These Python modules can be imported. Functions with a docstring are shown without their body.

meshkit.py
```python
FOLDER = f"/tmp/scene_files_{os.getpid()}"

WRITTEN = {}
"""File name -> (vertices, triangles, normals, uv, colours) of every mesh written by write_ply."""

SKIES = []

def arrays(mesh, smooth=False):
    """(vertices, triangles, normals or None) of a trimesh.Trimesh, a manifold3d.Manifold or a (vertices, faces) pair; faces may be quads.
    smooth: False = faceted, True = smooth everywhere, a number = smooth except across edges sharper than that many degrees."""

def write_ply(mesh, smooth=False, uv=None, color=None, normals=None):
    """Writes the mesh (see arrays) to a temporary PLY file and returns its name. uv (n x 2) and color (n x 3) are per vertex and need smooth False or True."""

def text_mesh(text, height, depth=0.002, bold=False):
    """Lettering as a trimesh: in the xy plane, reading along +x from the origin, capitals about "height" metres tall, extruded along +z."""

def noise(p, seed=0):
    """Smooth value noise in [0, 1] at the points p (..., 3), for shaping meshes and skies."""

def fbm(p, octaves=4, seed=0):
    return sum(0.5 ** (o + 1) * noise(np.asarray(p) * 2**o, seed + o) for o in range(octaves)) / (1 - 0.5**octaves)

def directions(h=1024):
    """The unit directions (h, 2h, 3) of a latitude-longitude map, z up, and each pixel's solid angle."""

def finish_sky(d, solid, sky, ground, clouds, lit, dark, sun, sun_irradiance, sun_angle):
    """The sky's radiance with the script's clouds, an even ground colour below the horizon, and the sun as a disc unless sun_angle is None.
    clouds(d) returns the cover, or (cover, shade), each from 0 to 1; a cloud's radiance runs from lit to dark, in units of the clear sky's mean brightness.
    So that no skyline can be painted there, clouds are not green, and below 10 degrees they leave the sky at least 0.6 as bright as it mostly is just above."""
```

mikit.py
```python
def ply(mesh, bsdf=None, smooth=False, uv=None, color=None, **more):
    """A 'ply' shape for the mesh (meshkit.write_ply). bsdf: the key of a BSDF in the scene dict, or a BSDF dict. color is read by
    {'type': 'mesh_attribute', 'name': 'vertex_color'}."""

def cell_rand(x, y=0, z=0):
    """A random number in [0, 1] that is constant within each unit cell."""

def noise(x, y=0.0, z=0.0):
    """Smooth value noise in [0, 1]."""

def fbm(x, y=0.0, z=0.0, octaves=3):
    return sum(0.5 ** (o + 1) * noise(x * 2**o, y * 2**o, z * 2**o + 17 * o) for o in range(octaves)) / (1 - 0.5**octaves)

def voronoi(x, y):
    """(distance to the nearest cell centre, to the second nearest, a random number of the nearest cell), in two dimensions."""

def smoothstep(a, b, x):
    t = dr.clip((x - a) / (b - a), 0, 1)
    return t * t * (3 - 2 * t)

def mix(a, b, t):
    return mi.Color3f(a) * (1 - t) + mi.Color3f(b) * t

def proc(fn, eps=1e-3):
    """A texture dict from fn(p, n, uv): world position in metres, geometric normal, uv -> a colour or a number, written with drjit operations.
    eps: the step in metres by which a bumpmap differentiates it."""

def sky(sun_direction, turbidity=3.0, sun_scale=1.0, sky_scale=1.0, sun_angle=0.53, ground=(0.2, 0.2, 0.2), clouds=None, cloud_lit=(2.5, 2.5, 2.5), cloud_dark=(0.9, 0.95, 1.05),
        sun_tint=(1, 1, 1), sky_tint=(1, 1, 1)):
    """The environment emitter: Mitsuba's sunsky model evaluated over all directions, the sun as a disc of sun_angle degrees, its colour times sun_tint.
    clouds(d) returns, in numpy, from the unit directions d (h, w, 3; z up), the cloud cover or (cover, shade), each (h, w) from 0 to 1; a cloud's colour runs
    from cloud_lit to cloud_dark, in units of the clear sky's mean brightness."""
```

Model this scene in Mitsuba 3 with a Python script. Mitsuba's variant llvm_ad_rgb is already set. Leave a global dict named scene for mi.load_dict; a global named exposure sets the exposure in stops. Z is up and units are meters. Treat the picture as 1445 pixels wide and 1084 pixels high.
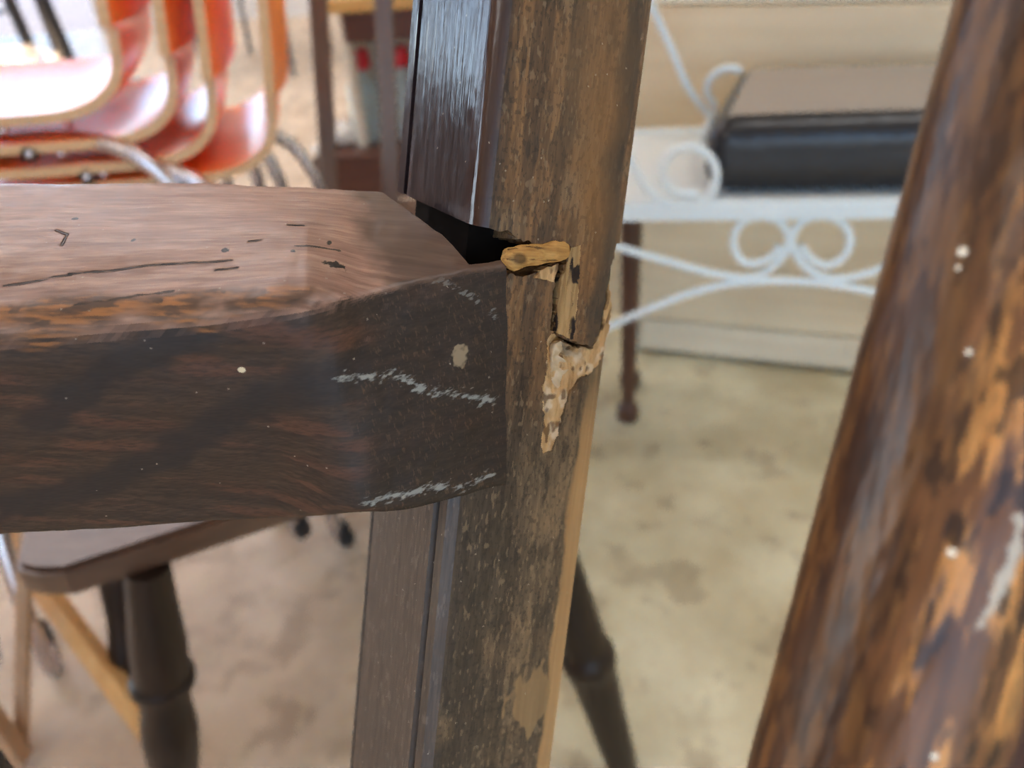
import math
import numpy as np, trimesh, manifold3d as m3
from manifold3d import Manifold, CrossSection
import drjit as dr
import mitsuba as mi
import mikit, meshkit
from mikit import proc, noise, fbm, smoothstep, mix, voronoi, cell_rand

T = mi.ScalarTransform4f
scene, labels = {}, {}
rng = np.random.default_rng(7)

# ------------------------------------------------------------------ camera, sky, lights, exposure
FOC, CX, CY = 1086.0, 722.5, 542.0
PITCH, ROLL = math.radians(35), math.radians(4)
EYE = np.array([0, 0, 0.85])
FWD = np.array([0, math.cos(PITCH), -math.sin(PITCH)])
_r0, _d0 = np.array([1.0, 0, 0]), np.array([0, -math.sin(PITCH), -math.cos(PITCH)])
RGT = math.cos(ROLL) * _r0 + math.sin(ROLL) * _d0
DWN = -math.sin(ROLL) * _r0 + math.cos(ROLL) * _d0
scene['camera'] = {'type': 'thinlens', 'fov': math.degrees(2 * math.atan(CX / FOC)), 'fov_axis': 'x', 'near_clip': 0.01, 'far_clip': 500.0,
                   'aperture_radius': 0.00105, 'focus_distance': 0.160,
                   'to_world': T().look_at(origin=EYE.tolist(), target=(EYE + FWD).tolist(), up=(-DWN).tolist())}
scene['sky'] = mikit.sky((-0.75, -0.12, 0.60), turbidity=3.5, sun_scale=4.0, sky_scale=6.0, ground=(0.35, 0.34, 0.32))
exposure = 2.0


def ray(x, y): return FWD + RGT * (x - CX) / FOC + DWN * (y - CY) / FOC
def at_depth(x, y, d): return EYE + ray(x, y) * d
def at_z(x, y, z):
    v = ray(x, y); return EYE + v * (z - EYE[2]) / v[2]
def at_y(x, y, Y):
    v = ray(x, y); return EYE + v * Y / v[1]
def at_plane(x, y, p0, n):
    v = ray(x, y); return EYE + v * ((np.asarray(p0) - EYE) @ n) / (v @ n)


# ------------------------------------------------------------------ entries
counts = {}
def number(name):
    k = counts.get(name, 0); counts[name] = k + 1
    return name if k == 0 else f'{name}_{k:03d}'
def thing(name, label, cat, group=None):
    key = number(name)
    labels[key] = {'label': label, 'category': cat}
    if group: labels[key]['group'] = group
    return key
def part(root, name, mesh, mat, smooth=30, label=None, **kw):
    key = number(f'{root}__{name}')
    scene[key] = mikit.ply(mesh, mat, smooth=smooth, **kw)
    if label: labels[key] = {'label': label}
    return key
def solo(name, label, cat, mesh, mat, smooth=30, group=None):
    key = thing(name, label, cat, group)
    scene[key] = mikit.ply(mesh, mat, smooth=smooth)
    return key
def struct(name, mesh, mat, smooth=False, label=None):
    scene[name] = mikit.ply(mesh, mat, smooth=smooth)
    labels[name] = {'kind': 'structure', 'label': label or name.replace('_', ' '), 'category': name.split('_')[0]}


# ------------------------------------------------------------------ mesh helpers
def unit(v): v = np.asarray(v, float); return v / np.linalg.norm(v)
def cat(*ms): return trimesh.util.concatenate([tm(m) for m in ms])
def tm(m):
    if hasattr(m, 'to_mesh'):
        q = m.to_mesh(); return trimesh.Trimesh(np.array(q.vert_properties[:, :3]), np.array(q.tri_verts), process=False)
    return m
def mf(t):
    t = t.copy(); t.merge_vertices()
    return Manifold(m3.Mesh(np.asarray(t.vertices, np.float32), np.asarray(t.faces, np.uint32)))
def box(c, s, rz=0.0, bev=0.002):
    """Chamfered box: centre c, full sizes s, turned rz radians about z."""
    s = np.asarray(s) / 2; b = min(bev, s.min() * .45)
    pts = [(sx * (s[0] - b * (k != 0)), sy * (s[1] - b * (k != 1)), sz * (s[2] - b * (k != 2))) for sx in (-1, 1) for sy in (-1, 1) for sz in (-1, 1) for k in range(3)]
    m = trimesh.convex.convex_hull(np.array(pts))
    m.apply_transform(trimesh.transformations.rotation_matrix(rz, [0, 0, 1])); m.apply_translation(c)
    return m
def bar(p, q, w, t, up=(0, 0, 1), bev=0.002):
    """Rectangular bar from p to q, w along side, t along up-ish."""
    p, q = np.asarray(p, float), np.asarray(q, float); a = unit(q - p); s = np.cross(a, up)
    s = unit(s); u = np.cross(s, a)
    m = box((0, 0, 0), (w, t, np.linalg.norm(q - p)), bev=bev)
    M = np.eye(4); M[:3, 0], M[:3, 1], M[:3, 2], M[:3, 3] = s, u, a, (p + q) / 2
    m.apply_transform(M); return m
def tube(pts, r, n=12, closed=False):
    pts = np.asarray(pts, float); k = len(pts); r = np.broadcast_to(r, (k,))
    tg = np.gradient(pts, axis=0); tg /= np.linalg.norm(tg, axis=1, keepdims=True)
    s = np.cross(tg[0], [0.3, 0.2, 1]); s = unit(s); rings = []
    ang = np.arange(n) * 2 * np.pi / n
    for i in range(k):
        s = unit(s - tg[i] * (s @ tg[i])); b = np.cross(tg[i], s)
        rings.append(pts[i] + r[i] * (np.cos(ang)[:, None] * s + np.sin(ang)[:, None] * b))
    v = np.vstack(rings + [pts[:1], pts[-1:]]); f = []
    for i in range(k - 1):
        for j in range(n):
            a, b, c, d = i * n + j, i * n + (j + 1) % n, (i + 1) * n + (j + 1) % n, (i + 1) * n + j
            f += [(a, b, c), (a, c, d)]
    for j in range(n):
        f += [(k * n, (j + 1) % n, j), (k * n + 1, (k - 1) * n + j, (k - 1) * n + (j + 1) % n)]
    return trimesh.Trimesh(v, f, process=False)
def spline(pts, n=40):
    from scipy.interpolate import CubicSpline
    pts = np.asarray(pts, float); d = np.r_[0, np.cumsum(np.linalg.norm(np.diff(pts, axis=0), axis=1))]
    return CubicSpline(d, pts)(np.linspace(0, d[-1], n))
def lathe_along(p, q, prof, n=32):
    """Turned piece from p to q; prof rows are (fraction, radius)."""
    p, q = np.asarray(p, float), np.asarray(q, float); prof = np.asarray(prof, float)
    return tube(p + (q - p) * prof[:, :1], prof[:, 1], n)
def turned(prof, k=60):
    from scipy.interpolate import PchipInterpolator
    prof = np.asarray(prof, float); t = np.linspace(0, 1, k); t = np.unique(np.r_[t, prof[:, 0]])
    return np.c_[t, PchipInterpolator(prof[:, 0], prof[:, 1])(t)]
def prism(poly, z0, z1, bev=0.0):
    c = CrossSection([np.asarray(poly, float)])
    if c.area() < 0 or c.is_empty(): c = CrossSection([np.asarray(poly, float)[::-1]])
    if bev <= 0: return c.extrude(z1 - z0).translate((0, 0, z0))
    i = c.offset(-bev, m3.JoinType.Round)
    lo = i.extrude(0.0001).translate((0, 0, z0)); 
    return Manifold.batch_boolean([c.extrude(z1 - z0 - 2 * bev).translate((0, 0, z0 + bev)), i.extrude(z1 - z0).translate((0, 0, z0))], m3.OpType.Add)


# ------------------------------------------------------------------ the broken post's own frame: U across its front, V into it, A up along it
PO = np.array([-0.0112, 0.1347, 0.7570])
PA, PU, PV = unit([0.1772, 0.4179, 0.8911]), unit([0.8414, 0.4054, -0.3574]), unit([-0.5106, 0.8130, -0.2798])
PW = 0.042
def to_world(pts): pts = np.asarray(pts, float); return PO + pts[:, :1] * PU + pts[:, 1:2] * PV + pts[:, 2:3] * PA
def uh(x, y):
    """(u, h) on the post's front plane behind that pixel."""
    p = at_plane(x, y, PO, PV) - PO; return float(p @ PU), float(p @ PA)
ARM_Y = 0.122          # the arm's front face
def xz(x, y): p = at_y(x, y, ARM_Y); return float(p[0]), float(p[2])


# ------------------------------------------------------------------ procedural materials
def lin(r, g, b): return tuple(((c / 255) / 12.92 if c / 255 <= .04045 else ((c / 255 + .055) / 1.055) ** 2.4) for c in (r, g, b))
def C(t): return mi.Color3f(*t)
def principled(color, rough=.5, **kw):
    d = {'type': 'principled', 'base_color': color if isinstance(color, dict) else {'type': 'rgb', 'value': list(color)}, 'roughness': rough if isinstance(rough, (dict, float)) else float(rough)}
    d.update(kw); return d
def mat(name, d, two=False, bump=None, scale=1.0):
    if bump is not None: d = {'type': 'bumpmap', 'arbitrary': bump, 'scale': scale, 'bsdf': d}
    scene[name] = {'type': 'twosided', 'bsdf': d} if two else d
    return name
def segdist(a, b, p, q):
    """distance from (a, b) to the segment p-q"""
    dx, dy = q[0] - p[0], q[1] - p[1]; L = dx * dx + dy * dy
    t = dr.clip(((a - p[0]) * dx + (b - p[1]) * dy) / L, 0, 1)
    return dr.sqrt(dr.square(a - p[0] - t * dx) + dr.square(b - p[1] - t * dy))
def polydist(a, b, pts):
    d = mi.Float(9.0)
    for p, q in zip(pts[:-1], pts[1:]): d = dr.minimum(d, segdist(a, b, p, q))
    return d
def blob(a, b, c, ra, rb, wob=0.0):
    return dr.sqrt(dr.square((a - c[0]) / ra) + dr.square((b - c[1]) / rb)) + wob
def dot3(p, o, ax): return (p.x - float(o[0])) * float(ax[0]) + (p.y - float(o[1])) * float(ax[1]) + (p.z - float(o[2])) * float(ax[2])

def post_uvh(p): return dot3(p, PO, PU), dot3(p, PO, PV), dot3(p, PO, PA)
GOLD = [uh(838, 250), uh(842, 60)]
BARE = [uh(752, 985), uh(780, 960)]
LIGHT_EDGE = uh(790, 900)
def post_color(p, n, uv):
    u, v, h = post_uvh(p)
    g = fbm(u * 900, v * 900, h * 35, 3)                      # grain streaks along the post
    g2 = fbm(u * 260 + 9, v * 260, h * 14, 3)
    m = fbm(u * 110 + 3, v * 110, h * 60, 4)                  # worn patches
    up = smoothstep(-0.012, 0.012, h + .004)                     # the upper piece kept a warmer finish
    front = smoothstep(-0.002, 0.002, u - .0035)
    tr = smoothstep(.006, .036, u + (m - .5) * .030)
    low = mix(mix(lin(46, 37, 29), lin(80, 66, 51), g), mix(lin(84, 69, 52), lin(128, 106, 78), g), tr)
    base = mix(low, mix(lin(74, 51, 31), lin(136, 99, 60), g), up)
    base = mix(base, C(lin(122, 100, 72)), smoothstep(.56, .72, m) * .55)
    base = mix(base, C(lin(48, 36, 26)), smoothstep(.52, .66, g2) * .55)
    dk = smoothstep(.60, .72, fbm(u * 700, v * 700, h * 120 + 4, 2))
    base = mix(base, C(lin(36, 27, 20)), dk * .55)
    f1 = fbm(u * 2600, v * 2600, h * 260, 2); f2 = fbm(u * 1900 + 7, v * 1900, h * 900, 2)
    base = base * (.62 + .76 * f1) 
    base = mix(base, C(lin(30, 22, 16)), smoothstep(.60, .72, f2) * .45)
    base = mix(base, C(lin(150, 128, 98)), smoothstep(.66, .80, fbm(u * 1500 + 2, v * 1500, h * 420 + 8, 2)) * .35)
    # a dark streak down the right edge of the front and a golden, rubbed zone
    base = mix(base, C(lin(48, 44, 36)), (1 - smoothstep(.0015, .0038, dr.abs(u - .0345 + (m - .5) * .008))) * up * .7)
    base = mix(base, C(lin(140, 96, 44)), (1 - smoothstep(.2, 1.2, blob(u, h, GOLD[0], .008, .03, (m - .5) * .9))) * .55)
    base = mix(base, C(lin(118, 90, 58)), (1 - smoothstep(.2, 1.2, blob(u, h, GOLD[1], .012, .04, (m - .5) * .9))) * .45)
    # bare wood on the lower right arris and two rubbed flakes
    edge = smoothstep(.0335, .0350, u + (m - .5) * .004) * (1 - up)
    base = mix(base, mix(lin(150, 112, 70), lin(182, 146, 98), g), edge * .9)
    flake = 1 - smoothstep(.85, 1.05, blob(u, h, BARE[0], .0075, .0085, (fbm(u * 300, h * 120, 3.3) - .5) * 2.2))
    base = mix(base, mix(lin(128, 102, 68), lin(152, 124, 84), g), flake * (1 - up) * .85)
    # stained dark left side and arris
    side = mix(lin(30, 22, 23), lin(52, 40, 40), g)
    side = mix(mix(lin(56, 45, 37), lin(86, 71, 58), g), side, up)
    side = side * (.70 + .60 * f1)
    side = mix(side, C(lin(120, 106, 92)), smoothstep(.62, .78, fbm(u * 900, v * 1300 + 3, h * 260, 3)) * .35 * (1 - up))
    base = mix(side, base, front)
    arris = (1 - smoothstep(.0022, .0034, u)) * smoothstep(-.0005, .0005, u) * (1 - smoothstep(.0005, .004, v - .004))
    base = mix(base, C(lin(58, 30, 18)), arris * up * .75)
    # dust
    cell = cell_rand(dr.floor(u * 2600), dr.floor(v * 2600), dr.floor(h * 2600))
    return mix(base, C(lin(190, 178, 158)), dr.select(cell > .9992, .4, 0.0))
def post_bump(p, n, uv):
    u, v, h = post_uvh(p)
    return .6 * fbm(u * 1100, v * 1100, h * 40, 3) + .5 * fbm(u * 500, v * 500, h * 300, 2)
def post_rough(p, n, uv):
    u, v, h = post_uvh(p)
    side = 1 - smoothstep(.0, .004, u)
    up = smoothstep(-0.012, 0.012, h)
    r = .34 + .22 * fbm(u * 300, v * 300, h * 60, 3)
    return dr.lerp(r + .06, .07 + .20 * fbm(u * 900, v * 900, h * 90, 3), side * up)
mat('post_wood', principled(proc(post_color), proc(post_rough), specular=.6), bump=proc(post_bump, eps=1.2e-4), scale=.00012)

def raw_color(p, n, uv):
    u, v, h = post_uvh(p)
    g = fbm(u * 1500, v * 1500, h * 130, 3); m = fbm(u * 420, v * 420, h * 260 + 2, 3)
    c = mix(lin(150, 108, 62), lin(226, 190, 138), g)
    c = mix(c, C(lin(222, 206, 178)), smoothstep(.5, .68, m) * .6)
    return mix(c, C(lin(96, 66, 40)), smoothstep(.62, .74, fbm(u * 600 + 5, v * 600, h * 300, 2)) * .8)
def raw_bump(p, n, uv):
    u, v, h = post_uvh(p)
    return fbm(u * 1600, v * 1600, h * 160, 3)
mat('raw_wood', principled(proc(raw_color), .75, specular=.25), bump=proc(raw_bump, eps=1.2e-4), scale=.0004)
def glue_color(p, n, uv):
    u, v, h = post_uvh(p)
    return mix(lin(182, 154, 116), lin(212, 194, 164), fbm(u * 700, v * 700, h * 500, 3))
mat('old_glue', principled(proc(glue_color), .45, specular=.5), bump=proc(raw_bump, eps=1.2e-4), scale=.0002)
def peg_color(p, n, uv):
    u, v, h = post_uvh(p)
    g = fbm(u * 160, v * 1500, h * 1500, 3)
    c = mix(lin(148, 100, 46), lin(216, 170, 102), g)
    c = mix(c, C(lin(74, 48, 24)), smoothstep(.60, .76, fbm(u * 150 + 3, v * 700, h * 1300, 3)) * .8)
    d0 = uh(722, 364)
    return mix(c, C(lin(84, 58, 30)), (1 - smoothstep(.5, 1.1, blob(u, h, d0, .0022, .0014))) * .85)
mat('peg_wood', principled(proc(peg_color), .65, specular=.3), bump=proc(raw_bump, eps=1.2e-4), scale=.0003)
def tongue_color(p, n, uv):
    u, v, h = post_uvh(p)
    g = fbm(u * 1500, v * 900, h * 70, 3)
    c = mix(lin(118, 86, 50), lin(196, 162, 112), g)
    return mix(c, C(lin(44, 32, 26)), smoothstep(.56, .64, fbm(u * 700 + 8, v * 500, h * 160, 2)))
mat('torn_wood', principled(proc(tongue_color), .7, specular=.3), bump=proc(raw_bump, eps=1.2e-4), scale=.0004)
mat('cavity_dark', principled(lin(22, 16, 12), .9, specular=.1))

# the arm: x along it, z up its front, y across its top
TOPN = unit([0, -.30, .95])
TOP0 = at_y(300, 440, ARM_Y)
def tp(x, y): q = at_plane(x, y, TOP0, TOPN); return float(q[0]), float(q[1])
CRACKS = [[tp(225, 357), tp(300, 352), tp(322, 349)], [tp(92, 375), tp(225, 357)], [tp(70, 302), tp(86, 310), tp(80, 330)], [tp(300, 366), tp(330, 362)],
          [tp(345, 316), tp(362, 313)], [tp(398, 281), tp(420, 279)], [tp(0, 392), tp(95, 376)], [tp(410, 322), tp(470, 316)], [tp(100, 420), tp(240, 400)]]
DENTS = [(tp(466, 343), .0022, .0012), (tp(312, 333), .0008, .0008), (tp(457, 306), .0006, .001), (tp(95, 279), .0008, .0006), (tp(408, 331), .0005, .0005), (tp(180, 317), .0005, .0006)]
BANDS = [[xz(-40, 735), xz(120, 690), xz(230, 645), xz(340, 578), xz(420, 542), xz(500, 532)], [xz(60, 590), xz(150, 525), xz(230, 485), xz(280, 470)]]
RIDGE1 = [xz(474, 530), xz(505, 540), xz(545, 545), xz(600, 578), xz(650, 598), xz(698, 618)]
RIDGE2 = [xz(520, 679), xz(560, 682), xz(620, 692), xz(655, 703), xz(694, 700)]
RIDGE0 = [xz(600, 445), xz(650, 480), xz(704, 520)]
RIM_GLINT = [xz(446, 431), xz(500, 421), xz(530, 413)]  # bright edge highlight, painted as a thin pale line
SPOT = xz(648, 553); SPOT2 = xz(342, 520)
DARKX = xz(508, 560)[0]
EDGE_PTS = [xz(-60, 468), xz(0, 458), xz(120, 448), xz(240, 440), xz(360, 428), xz(450, 422), xz(570, 404)]
def arm_masks(p):
    x, y, z = p.x, p.y, p.z
    m = fbm(x * 130, y * 130, z * 260, 4)
    # distance below the worn front edge
    e = dr.sqrt(dr.square(polydist(x, z, EDGE_PTS)) + dr.square(1.6 * dr.maximum(0, y - (ARM_Y + .006))))
    return x, y, z, m, e
def arm_color(p, n, uv):
    x, y, z, m, e = arm_masks(p)
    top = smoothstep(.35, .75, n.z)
    zz = z + .18 * x
    g = fbm(x * 60 + 3 * m, y * 700, (zz + .0035 * fbm(x * 60, 1.7, 4.2)) * 850, 3)
    fl = fbm(x * 380, y * 500, z * 900, 2)
    face = mix(lin(34, 23, 16), lin(70, 50, 34), g)
    face = mix(face, C(lin(98, 56, 36)), smoothstep(.50, .70, fbm(x * 70 + 7, 2.2, z * 330 + x * 60, 4)) * .40)
    face = mix(face, C(lin(34, 23, 17)), smoothstep(.50, .68, fbm(x * 420 + 1, y * 300, z * 1500 + 200 * x, 3)) * .4)
    for b, w in zip(BANDS, (.0036, .003)):
        d = polydist(x, z, b) + (fbm(x * 250, 3.1, z * 250, 2) - .5) * .004
        face = mix(face, C(lin(34, 26, 23)), (1 - smoothstep(w * .5, w * 1.5, d)) * .85)
    dk = smoothstep(-.003, .003, x - DARKX - (m - .5) * .012 - .06 * (z - SPOT[1]))
    face = mix(face, mix(lin(26, 19, 14), lin(52, 38, 26), g), dk * .85)
    speck = smoothstep(.58, .74, fbm(x * 2400, y * 2400, z * 520, 3))
    face = mix(face, C(lin(112, 80, 48)), speck * dk * .22)
    face = face * (.66 + .68 * fbm(x * 700, y * 1500, z * 2600, 2))
    # pale dust caught along the carved ridges
    for r, w, s in ((RIDGE1, .0010, .75), (RIDGE2, .0011, .75), (RIDGE0, .0007, .35)):
        d = polydist(x, z, r)
        wh = (1 - smoothstep(w * .1, w * 1.3, d + (fbm(x * 700, 5.5, z * 1100, 3) - .40) * .0048)) * s
        face = mix(face, C(lin(150, 152, 146)), wh)
    sp = 1 - smoothstep(.7, 1.1, blob(x, z, SPOT, .0016, .0022, (fbm(x * 900, 1.1, z * 900, 2) - .5) * 1.2))
    face = mix(face, C(lin(150, 132, 104)), sp * .8)
    face = mix(face, C(lin(205, 190, 160)), 1 - smoothstep(.7, 1.1, blob(x, z, SPOT2, .0008, .0007)))
    # rubbed orange-brown strip under the front edge of the top
    far = smoothstep(EDGE_PTS[3][0], EDGE_PTS[-1][0], x)
    rub = (1 - smoothstep(.0010, .0052, e + (m - .5) * .009 + .0042 * far)) * (1 - smoothstep(-.004, .004, x - EDGE_PTS[-1][0]))
    st = fbm(x * 160, y * 900, (z + .10 * x) * 1500, 4)
    face = mix(face, mix(lin(62, 38, 20), lin(150, 96, 46), smoothstep(.34, .72, st)), rub)
    face = mix(face, C(lin(26, 17, 12)), rub * smoothstep(.55, .66, fbm(x * 260 + 4, 7.0, z * 1000, 3)) * .9)
    tc = mix(lin(108, 78, 66), lin(156, 122, 106), fbm(x * 50, y * 900 + 40 * x, 1.0, 3))  # top paler than the face: sheen from above is put into its colour
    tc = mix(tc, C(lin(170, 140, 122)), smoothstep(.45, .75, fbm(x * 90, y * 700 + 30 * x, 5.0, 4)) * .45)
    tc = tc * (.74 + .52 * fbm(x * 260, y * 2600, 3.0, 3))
    for c in CRACKS:
        d = polydist(x, y, c) + (fbm(x * 500, y * 1500, 8.0, 2) - .5) * .0006
        tc = mix(tc, C(lin(22, 14, 12)), (1 - smoothstep(.00012, .0004, d)) * .9)
    for c, a, b in DENTS:
        tc = mix(tc, C(lin(22, 15, 12)), 1 - smoothstep(.7, 1.05, blob(x, y, c, a, b, (fbm(x * 1500, y * 1500, 1.0, 2) - .5))))
    uu = dot3(p, PO, PU)
    old = smoothstep(-.0215, -.0150, uu + (m - .5) * .010 - .10 * dot3(p, PO, PV))   # once covered by the post: unpolished, darker
    tc = mix(tc, mix(lin(52, 38, 31), lin(84, 66, 54), g), old * .85)
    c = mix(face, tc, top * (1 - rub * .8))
    rim_glint = polydist(x, z, RIM_GLINT) + 1.2 * dr.maximum(0, y - (ARM_Y + .0035))
    c = mix(c, C(lin(168, 160, 148)), (1 - smoothstep(.0002, .0011, rim_glint + (fbm(x * 700, y * 700, z * 700, 3) - .45) * .0022)) * .7)
    cell = cell_rand(dr.floor(x * 2600), dr.floor(y * 2600), dr.floor(z * 2600))
    return mix(c, C(lin(170, 160, 145)), dr.select(cell > .9992, .45, 0.0))
def arm_bump(p, n, uv):
    x, y, z = p.x, p.y, p.z
    b = .5 * fbm(x * 70, y * 1200, (z + .18 * x) * 1200, 3) + .5 * fbm(x * 400, y * 700, z * 700, 2)
    top = smoothstep(.35, .75, n.z)
    for c in CRACKS[:7]:
        b -= 2.5 * top * (1 - smoothstep(.0001, .0005, polydist(x, y, c)))
    return b
def arm_rough(p, n, uv):
    x, y, z = p.x, p.y, p.z
    return .26 + .22 * fbm(x * 200, y * 700, z * 700, 3) + .24 * (1 - smoothstep(.35, .75, n.z))
mat('arm_wood', principled(proc(arm_color), proc(arm_rough), specular=.5), bump=proc(arm_bump, eps=1.5e-4), scale=.00012)

# the second chair's post: thick varnish worn through to orange-brown wood
QA_TOP, QA_BOT = at_depth(1540, 0, .0915), at_depth(1229, 1084, .101)
QA = unit(QA_TOP - QA_BOT); QX = unit(np.cross(QA, FWD)); QY = np.cross(QX, QA)
def worn_color(p, n, uv):
    a, b, h = dot3(p, QA_BOT, QX), dot3(p, QA_BOT, QY), dot3(p, QA_BOT, QA)
    w = fbm(a * 520, b * 520, h * 105, 4)
    s = fbm(a * 1000, b * 1000, h * 90, 3)
    c = mix(lin(72, 45, 27), lin(138, 92, 54), s)
    o = mix(lin(180, 116, 56), lin(234, 172, 98), s)
    band = smoothstep(.0062, .0105, a + (w - .5) * .012)               # darker along the left flank
    lit = smoothstep(.44, .62, w + (s - .5) * .3)
    c = mix(c, o, lit * .88)
    c = mix(c, C(lin(36, 22, 15)), smoothstep(.55, .66, fbm(a * 640 + 9, b * 640, h * 170 + 3, 3)) * .8)
    c = mix(c, mix(lin(40, 25, 17), lin(74, 46, 28), s), band * .85)
    right = smoothstep(.004, .009, -a + (w - .5) * .012)
    c = mix(c, mix(lin(48, 32, 24), lin(88, 64, 44), s), right * .6)
    for px, py, rr in ((1358, 355, .00075), (1367, 497, .0005), (1343, 780, .0007), (1319, 1068, .0006), (1352, 378, .0004)):
        k = WSP[(px, py)]
        c = mix(c, C(lin(240, 232, 212)), 1 - smoothstep(.8, 1.1, dr.norm(mi.Vector3f(p.x - k[0], p.y - k[1], p.z - k[2])) / (.75 * rr)))
    d = polydist(a, h, SEAM) + (fbm(a * 900, b * 900, h * 600, 3) - .5) * .0016
    return mix(c, C(lin(200, 194, 178)), (1 - smoothstep(.0003, .0009, d)) * .8)
def on_worn(px, py, r=.0146):
    """where that pixel's ray meets the worn post"""
    v = ray(px, py); w = EYE - QA_BOT
    vv = v - QA * (v @ QA); ww = w - QA * (w @ QA)
    A_, B_, C_ = vv @ vv, 2 * vv @ ww, ww @ ww - r * r
    t = (-B_ - math.sqrt(max(B_ * B_ - 4 * A_ * C_, 0))) / (2 * A_)
    return [float(q) for q in EYE + v * t]
WSP = {k: on_worn(*k) for k in ((1358, 355), (1367, 497), (1343, 780), (1319, 1068), (1352, 378))}
def _ah(px, py): q = np.array(on_worn(px, py)) - QA_BOT; return float(q @ QX), float(q @ QA)
SEAM = [_ah(1441, 735), _ah(1428, 790), _ah(1405, 850), _ah(1385, 880)]
def worn_bump(p, n, uv):
    a, b, h = dot3(p, QA_BOT, QX), dot3(p, QA_BOT, QY), dot3(p, QA_BOT, QA)
    return fbm(a * 330, b * 330, h * 90, 3) + .5 * fbm(a * 900, b * 900, h * 200, 2)
mat('worn_varnish', principled(proc(worn_color), .34, specular=.35, clearcoat=.12, clearcoat_gloss=.9), bump=proc(worn_bump, eps=2e-4), scale=.00025)

def simple_wood(c0, c1, sx, sy, sz):
    def fn(p, n, uv):
        return mix(lin(*c0), lin(*c1), fbm(p.x * sx, p.y * sy, p.z * sz, 3))
    return proc(fn)
mat('dark_chair_wood', principled(simple_wood((18, 11, 8), (38, 24, 16), 60, 60, 12), .36, specular=.28))
mat('seat_wood', principled(simple_wood((54, 34, 23), (82, 54, 36), 25, 90, 90), .25, specular=.6, clearcoat=.7, clearcoat_gloss=.85))
mat('slat_wood', principled(simple_wood((84, 64, 52), (112, 90, 74), 70, 70, 10), .35, specular=.5))
mat('stool_wood', principled(simple_wood((56, 32, 22), (84, 52, 36), 60, 60, 12), .35))
mat('blond_wood', principled(simple_wood((190, 138, 80), (216, 168, 108), 80, 80, 15), .45))
mat('tan_wood', principled(simple_wood((150, 112, 80), (176, 138, 104), 80, 80, 15), .45))
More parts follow.
